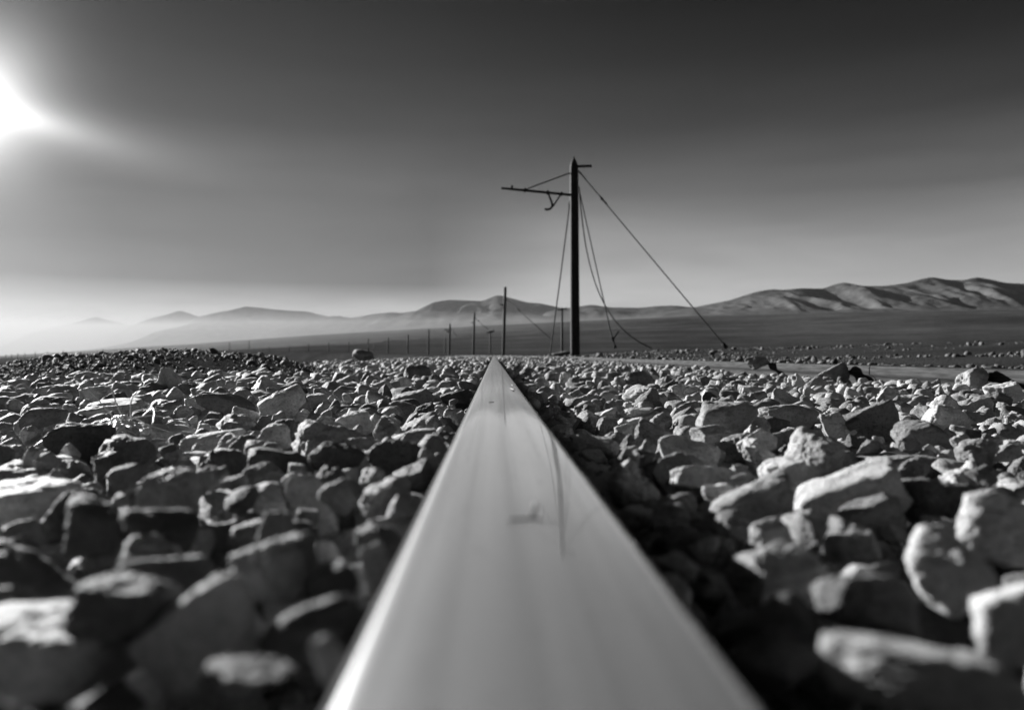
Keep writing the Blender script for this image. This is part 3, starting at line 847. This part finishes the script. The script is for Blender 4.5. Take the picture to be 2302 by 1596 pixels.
# ------------------------------------------------------------------ dry weed
def weed():
    for d in np.arange(0.5, 1.6, 0.004):         # where the stones show at that spot
        c = at(281, 956, d)
        iy, ix = int((c[1] - GY0) / CELL), int((c[0] - GX0) / CELL)
        if c[2] < HM[iy - 1:iy + 2, ix - 1:ix + 2].max() + 0.004: break
    specs = []
    rr = random.Random(5)
    for k in range(46):
        a = rr.uniform(0, 2 * math.pi); L = rr.uniform(0.012, 0.045); lift = rr.uniform(0.0, 0.35)
        if k < 6: L = rr.uniform(0.05, 0.095); lift = rr.uniform(0.25, 0.7)
        p0 = c + np.array([rr.gauss(0, .006), rr.gauss(0, .006), rr.gauss(0, .004)])
        t = np.linspace(0, 1, 8)[:, None]
        dirv = np.array([math.cos(a), math.sin(a) * .8, lift])
        bend = np.array([rr.gauss(0, .3), rr.gauss(0, .3), -0.55 - lift])
        specs.append((p0 + t * dirv * L + t ** 2 * bend * L * 0.6, np.linspace(0.0010, 0.0005, 8) * (0.9 if k < 6 else 1.0)))
    for dx, h in ((-.030, .034), (-.012, .036), (.006, .030)):
        t = np.linspace(0, 1, 9)[:, None]
        specs.append((c + np.array([dx * .3, .01, 0]) + t * np.array([dx, 0, h]) + np.sin(t * 2.6) * np.array([-.004, 0, .004]), np.full(9, 0.0007)))
    o = tube('dry_weed', specs, M_STRAW, None, 6)
    tag(o, 'tuft of bright dry straw caught between stones on the left', 'weed')
weed()

# ------------------------------------------------------------------ the big mast
D1 = 31.0
BIGPOLE = at(1293, 790, D1)
def rel(px, py, dd=0.0): return at(px, py, D1 + dd)
def curve(pts, n=24):
    P = np.array(pts); t = np.linspace(0, 1, n); k = len(P) - 1
    out = np.zeros((n, 3))
    for i in range(k + 1): out += math.comb(k, i) * ((1 - t) ** (k - i) * t ** i)[:, None] * P[i]
    return out
def bezpx(pts, n=24): return curve([rel(*p) for p in pts], n)
def child(parent, o):
    o.parent = parent; o.matrix_parent_inverse = Matrix.Translation(-Vector(parent.location))
    return o
bigm = empty('wooden_mast', BIGPOLE)
tag(bigm, 'huge black wooden mast with a bracket arm and slack stay wires', 'mast', 'masts along the track')
zs = np.array([-0.7, 0.0, 2, 4, 6, 6.9, 7.1, 7.22, 7.33, 7.42, 7.46]); rs = np.array([.183, .182, .178, .172, .166, .163, .158, .135, .095, .045, .012])
child(bigm, tube('pole', [([BIGPOLE + np.array([-0.006 * z, 0, z]) for z in zs], rs)], M_WOOD, None, 28))
child(bigm, tube('finial', [([rel(1290.5, 357), rel(1290, 352), rel(1289.6, 350.5)], np.array([.035, .02, .008]))], M_IRON))
child(bigm, tube('top_peg', [([rel(1298, 374.5), rel(1330, 373.5)], 0.052)], M_IRON))
arm = child(bigm, tube('bracket_arm', [([rel(1292, 439.5), rel(1127, 423.2)], 0.050)], M_IRON, None, 16))
for a, b in (((1150.5, 424), (1151, 417)), ):
    child(arm, tube('insulator_pin', [([rel(*a), rel(*b)], 0.045)], M_IRON)).parent = arm
def ring(px, py, r, ln=2.2):
    return [rel(px - ln, py - 0.2), rel(px + ln, py + 0.2)], r
for px, py in ((1180, 428.5), (1231, 433.6), (1262, 436.7)):
    tube('clamp', [ring(px, py, 0.078), ([rel(px, py - 1), rel(px + 0.6, py - 5)], 0.05)], M_IRON, arm)
tube('hook', [(np.concatenate([np.array([rel(1231.5, 434), rel(1240, 455)]), bezpx([(1240, 455), (1244, 466), (1237, 474), (1224.5, 470.5)], 12)[1:]]), 0.045), ([rel(1261, 437), rel(1242.5, 465)], 0.032)], M_IRON, arm)
for a in (arm,):
    for chd in a.children:
        chd.matrix_parent_inverse = Matrix.Identity(4)
child(bigm, tube('tie_rod', [([rel(1287, 387), rel(1180, 426.5)], 0.026)], M_WIRE, None, 8))
def wire(pts, r=0.020, n=30): return child(bigm, tube('stay_wire', [(bezpx(pts, n), r)], M_WIRE, None, 8))
g = wire([(1300, 384), (1468, 585, -1.5), (1634, 782, -3)], 0.022)
def bead(a, b, r, parent):
    o = tube('turnbuckle', [([rel(*a), rel(*b)], r)], M_IRON, None, 10); o.parent = parent; return o
bead((1351.5, 445, -.5), (1354.5, 449, -.5), 0.055, g); bead((1343, 435.5, -.4), (1364, 459.5, -.6), 0.034, g); bead((1302, 386), (1318, 405.5, -.1), 0.030, g)
bead((1624, 772, -2.9), (1634, 782, -3), 0.07, g)
g2 = wire([(1283, 440), (1262, 610, 1.5), (1237, 792, 3)], 0.026)
bead((1280.8, 455, .1), (1279.5, 470, .3), 0.042, g2)
wire([(1302, 420), (1312, 560), (1330, 690, -.6), (1395, 755, -1), (1466, 783, -1)], 0.022, 40)
g3 = wire([(1303, 432), (1340, 600, .6), (1378, 768, 1.2)], 0.022)
bead((1376, 757, 1.1), (1379, 765, 1.2), 0.05, g3); bead((1379, 762, 1.2), (1391, 744, 1.2), 0.03, g3); bead((1379, 762, 1.2), (1382.5, 782, 1.2), 0.03, g3); bead((1382, 776, 1.2), (1382.8, 783, 1.2), 0.06, g3)

# ------------------------------------------------------------------ the row of lesser masts
def mast(px, py_top, py_base, lean, label, arm=None, width=None, d=None, wirep=None):
    hpx = py_base - py_top
    d = d or 7.6 * FPX / hpx
    b = at(px, py_base, d); t = at(px + lean, py_top, d)
    m = empty('wooden_mast', b)
    tag(m, label, 'mast', 'masts along the track')
    r = width / FPX * d / 2 if width else 0.14
    p = child(m, tube('pole', [([b - (t - b) * 0.1, b, b + (t - b) * .5, t - (t - b) * 0.012, t], np.array([r * 1.06, r * 1.05, r, r * .95, r * .7]))], M_POLEFAR, None, 12))
    if arm:
        for (x0, y0, x1, y1, ra) in arm:
            child(m, tube('bracket_arm', [([at(x0, y0, d), at(x1, y1, d)], ra / FPX * d)], M_IRON, None, 8))
    if wirep:
        (x0, y0, x1, y1) = wirep
        child(m, tube('stay_wire', [([at(x0, y0, d), at((x0 + x1) / 2, (y0 + y1) / 2 + 1, d - 2), at(x1, y1, d - 4)], 0.7 / FPX * d)], M_WIRE, None, 6))
        child(m, tube('turnbuckle', [([at(x0 + .22 * (x1 - x0), y0 + .22 * (y1 - y0), d - .8), at(x0 + .3 * (x1 - x0), y0 + .3 * (y1 - y0), d - 1)], 1.5 / FPX * d)], M_IRON, None, 6))
    return m
mast(1131.5, 645, 800, 4.5, 'thick dark mast rising just right of the rail tip', [(1135, 687, 1124, 684.5, 1.3), (1134, 692, 1130, 692, 1.8)], 6.5, None, (1138, 672, 1243, 765))
mast(1064, 703, 800, 2.5, 'slender mast next left of the rail tip', [(1066, 725.5, 1059, 725.5, 1.0)], 4.8, None, (1068, 715, 1098, 741))
mast(1010, 728, 800, 1.5, 'mast with a double bracket at half height', [(1012, 741.5, 998, 741, 1.0), (1010, 746, 1004, 745.5, 1.6)], 4.4, None, (1013, 738, 1028, 755))
mast(963, 741, 800, 1.0, 'plain mast next left of the double bracket', [(964, 757, 961, 757, .9)], 3.6)
mast(916.5, 752, 800, .9, 'small mast with a knob low on its shaft', [(917, 781, 914, 781, 1.5)], 3.4)
mast(872, 758, 800, .8, 'small mast fourth left of the double bracket', [(873, 767, 869, 768, .8)], 2.9)
mast(827.5, 760, 800, .6, 'small mast over the tail of the dark boulder', None, 2.7)
mast(783.5, 768, 800, .5, 'thin mast just left of the dark boulder', None, 2.4)
mast(738.5, 770, 799, .4, 'faint mast midway between boulder and bank', None, 2.2)
mast(693.5, 773, 798, .3, 'faint mast one further from the boulder', None, 2.0)
mast(650, 776, 798, .3, 'very faint short mast near the bank end', None, 1.8)
mast(605, 779, 797, .2, 'hair thin mast above the small domed boulder', None, 1.6)
for px, w in ((560, 14), (516, 13), (231, 11), (142, 12), (107, 11), (79, 11), (56, 10), (40, 10), (26, 9), (13, 9)):
    base = np.interp(px, PX1, S1)
    o = mast(px, base - w, base + 3, 0.1, 'tiny blurred mast far out on the hazy plain', None, 1.7, 1150 + (560 - px) * 0.5)
    o['group'] = 'tiny masts on the hazy plain'

def telegraph(px, py_top, py_base, bar, label, width):
    d = 6.6 * FPX / (py_base - py_top)
    b = at(px, py_base, d); t = at(px, py_top, d)
    m = empty('telegraph_pole', b); tag(m, label, 'telegraph pole', 'telegraph poles beyond the track')
    r = width / FPX * d / 2
    child(m, tube('pole', [([b - (t - b) * 0.1, b, t], np.array([r * 1.1, r * 1.1, r * .9]))], M_POLEFAR, None, 10))
    if bar:
        yb = py_top + 3.2
        child(m, tube('crossbar', [([at(px - bar, yb + 1.5, d + .3), at(px + bar, yb - 1.5, d - .3)], 1.7 / FPX * d)], M_POLEFAR, None, 8))
        for q in (-.85, .85):
            child(m, tube('insulator', [([at(px + bar * q, yb - 1.5 * q, d), at(px + bar * q, yb - 1.5 * q - 3.2, d)], 0.9 / FPX * d)], M_IRON, None, 6))
telegraph(1263.5, 692, 792, 11, 'tee topped telegraph pole standing beside the big mast', 5)
telegraph(1102, 743, 799, 9, 'small tee topped telegraph pole between two masts', 3.4)
telegraph(1000, 759, 799, 0, 'faint bare telegraph pole behind the bracketed mast', 2.6)
telegraph(840, 774, 799, 0, 'palest telegraph pole behind the dark boulder', 1.6)

# ------------------------------------------------------------------ air
def air(name, lo, hi, r, dens, albedo, g, outline=None):
    if outline is None:
        th = np.linspace(0, 2 * math.pi, 48, endpoint=False); P = np.stack([r * np.cos(th), r * np.sin(th)], 1)
    else: P = np.array(outline)
    n = len(P)
    V = np.concatenate([np.column_stack([P, np.full(n, z)]) for z in (lo, hi)])
    if outline is not None: V[n:, 2] = hi + 0.0315 * (P @ FWD[:2] - 2500)
    F = [tuple(range(n))[::-1], tuple(range(n, 2 * n))] + [(k, (k + 1) % n, n + (k + 1) % n, n + k) for k in range(n)]
    me = bpy.data.meshes.new(name); me.from_pydata(V.tolist(), [], F)
    m, nt = new_mat('dry_' + name)
    out = N(nt, 'ShaderNodeOutputMaterial'); v = N(nt, 'ShaderNodeVolumePrincipled')
    v.inputs['Color'].default_value = (albedo, albedo, albedo, 1); v.inputs['Density'].default_value = dens; v.inputs['Anisotropy'].default_value = g
    nt.links.new(v.outputs[0], out.inputs['Volume'])
    me.materials.append(m)
    o = link(bpy.data.objects.new(name, me)); tag(o, kind='stuff')
air('haze', -60.0, 1010.0, 20500.0, 3.2e-5, 0.09, 0.5)
def plan(lat, dep):
    p = CAM + FWD * dep + RGT * lat
    return (p[0], p[1])
air('valley_mist', -58.0, 170.0, None, 1.7e-4, 0.125, 0.5, [plan(*q) for q in ((-6000, 2400), (-1100, 2800), (800, 4600), (3000, 8500), (5200, 15500), (2000, 19000), (-8000, 18500), (-15500, 12500))])

# ------------------------------------------------------------------ sky and sun
SUNV = Vector((math.sin(SUN_AZ) * math.cos(SUN_EL), math.cos(SUN_AZ) * math.cos(SUN_EL), math.sin(SUN_EL)))
SKY_S = 0.06
SKY_RAMP = [(e, v * 0.218 / SKY_S) for e, v in ((0, .74), (3.7, .64), (6.3, .46), (10.9, .185), (15.4, .07), (19.7, .022), (23.3, .005), (27, .03), (40, .08))]  # highest stops brighten the unseen upper sky, added fill for shaded stones
world = bpy.data.worlds.new('World'); SC.world = world; world.use_nodes = True
nt = world.node_tree
for n in list(nt.nodes): nt.nodes.remove(n)
wo = N(nt, 'ShaderNodeOutputWorld'); bg = N(nt, 'ShaderNodeBackground')
sky = N(nt, 'ShaderNodeTexSky'); sky.sky_type = 'NISHITA'; sky.sun_disc = False
sky.sun_elevation = SUN_EL; sky.sun_rotation = SUN_AZ; sky.altitude = 1800; sky.air_density = 1.0; sky.dust_density = 0.6; sky.ozone_density = 1.0
sep = N(nt, 'ShaderNodeSeparateColor'); nt.links.new(sky.outputs[0], sep.inputs[0])
tc = N(nt, 'ShaderNodeTexCoord')
# a red filter on black and white film: only the red of the sky counts, nearly black at the frame's top; above it, unseen, brightened as fill
sxyz = N(nt, 'ShaderNodeSeparateXYZ'); nt.links.new(tc.outputs['Generated'], sxyz.inputs[0])
elev = math_n(nt, 'MULTIPLY', math_n(nt, 'ARCSINE', sxyz.outputs['Z']), 180 / math.pi / 40.0, True)      # 0..1 over 40 degrees
film = ramp(nt, elev, [(e / 40.0, v) for e, v in SKY_RAMP])
red = math_n(nt, 'POWER', math_n(nt, 'MULTIPLY', sep.outputs[0], 0.13), 0.22)
val = mix_col(nt, 1.0, film, red, 'MULTIPLY')
# lens flare from the sun, painted into the sky, drawn out down to the right
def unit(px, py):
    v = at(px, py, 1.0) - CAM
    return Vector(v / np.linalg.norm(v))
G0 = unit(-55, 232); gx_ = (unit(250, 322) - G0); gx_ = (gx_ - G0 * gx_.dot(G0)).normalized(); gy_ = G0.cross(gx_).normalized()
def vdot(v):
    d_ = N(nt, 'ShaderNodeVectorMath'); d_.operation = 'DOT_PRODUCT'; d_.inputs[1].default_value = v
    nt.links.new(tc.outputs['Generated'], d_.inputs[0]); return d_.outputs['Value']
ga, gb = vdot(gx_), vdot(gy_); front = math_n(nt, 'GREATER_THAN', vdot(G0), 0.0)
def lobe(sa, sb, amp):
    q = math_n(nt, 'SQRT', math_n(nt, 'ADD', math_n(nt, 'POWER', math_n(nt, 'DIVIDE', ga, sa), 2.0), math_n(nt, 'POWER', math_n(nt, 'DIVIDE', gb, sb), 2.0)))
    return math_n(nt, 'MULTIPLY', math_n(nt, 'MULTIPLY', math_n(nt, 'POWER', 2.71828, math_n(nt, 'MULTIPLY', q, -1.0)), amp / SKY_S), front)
flare_glow = math_n(nt, 'ADD', lobe(0.025, 0.035, 0.64), lobe(0.055, 0.009, 0.42))
# a low bank of smoke-grey stratus under the sun, thinning out to the right
left = N(nt, 'ShaderNodeVectorMath'); left.operation = 'DOT_PRODUCT'; left.inputs[1].default_value = Vector((-RGT[0], -RGT[1], 0))
nt.links.new(tc.outputs['Generated'], left.inputs[0])
band = ramp(nt, elev, [(0.0, 0.0), (3.2 / 40, 0.15), (5.0 / 40, 1.0), (8.0 / 40, 0.8), (13.5 / 40, 0.1), (16 / 40, 0.0)])
side = ramp(nt, math_n(nt, 'ADD', math_n(nt, 'MULTIPLY', left.outputs['Value'], 0.5), 0.5), [(0.475, 0.0), (0.55, 1.0), (0.72, 1.0), (0.9, 0.3)])
mp = N(nt, 'ShaderNodeMapping'); mp.inputs['Scale'].default_value = (1.2, 1.2, 6.5); mp.inputs['Rotation'].default_value = (0.06, 0.10, 0.4)
nt.links.new(tc.outputs['Generated'], mp.inputs['Vector'])
cn = N(nt, 'ShaderNodeTexNoise', Scale=1.3, Detail=3.0, Roughness=0.45, Distortion=0.5); nt.links.new(mp.outputs[0], cn.inputs['Vector'])
veil = ramp(nt, cn.outputs['Fac'], [(0.3, 0.78), (0.7, 1.20)])
mp2 = N(nt, 'ShaderNodeMapping'); mp2.inputs['Scale'].default_value = (2.6, 2.6, 17.0); mp2.inputs['Rotation'].default_value = (0.10, -0.07, 0.9)
nt.links.new(tc.outputs['Generated'], mp2.inputs['Vector'])
cn2 = N(nt, 'ShaderNodeTexNoise', Scale=1.6, Detail=7.0, Roughness=0.58, Distortion=0.9); nt.links.new(mp2.outputs[0], cn2.inputs['Vector'])
veil = mix_col(nt, 1.0, veil, ramp(nt, cn2.outputs['Fac'], [(0.3, 0.94), (0.7, 1.06)]), 'MULTIPLY')
dim = math_n(nt, 'SUBTRACT', 1.0, math_n(nt, 'MULTIPLY', math_n(nt, 'MULTIPLY', band, side), 0.68))
comb = mix_col(nt, 1.0, mix_col(nt, 1.0, mix_col(nt, 1.0, val, veil, 'MULTIPLY'), dim, 'MULTIPLY'), flare_glow, 'ADD')
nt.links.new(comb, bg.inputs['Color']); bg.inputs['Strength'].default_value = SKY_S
nt.links.new(bg.outputs[0], wo.inputs['Surface'])

sl = bpy.data.lights.new('sun', 'SUN'); sl.energy = 5.0; sl.angle = math.radians(0.53); sl.color = (1, 1, 1)
so = link(bpy.data.objects.new('sun', sl)); so.rotation_mode = 'QUATERNION'; so.rotation_quaternion = SUNV.to_track_quat('Z', 'Y')

# ------------------------------------------------------------------ camera
cd = bpy.data.cameras.new('camera'); co = link(bpy.data.objects.new('camera', cd))
cd.sensor_fit = 'HORIZONTAL'; cd.sensor_width = 36.0; cd.lens = FPX / W0 * 36.0
cd.clip_start = 0.01; cd.clip_end = 80000
cd.dof.use_dof = True; cd.dof.focus_distance = 1.3; cd.dof.aperture_fstop = 7.8; cd.dof.aperture_blades = 0
co.location = CAM; co.rotation_euler = (math.pi / 2, 0, -YAW)
SC.camera = co

SC.render.engine = 'CYCLES'
cy = SC.cycles
cy.max_bounces = 6; cy.diffuse_bounces = 3; cy.glossy_bounces = 3; cy.transmission_bounces = 1; cy.volume_bounces = 0; cy.transparent_max_bounces = 4
cy.use_denoising = True; cy.denoiser = 'OPENIMAGEDENOISE'
cy.sample_clamp_indirect = 4.0
cy.blur_glossy = 0.2
SC.view_settings.view_transform = 'Standard'; SC.view_settings.look = 'None'
SC.view_settings.exposure = 2.2; SC.view_settings.gamma = 1.0
print('STONES', len(STONES), 'objects', len(bpy.data.objects))
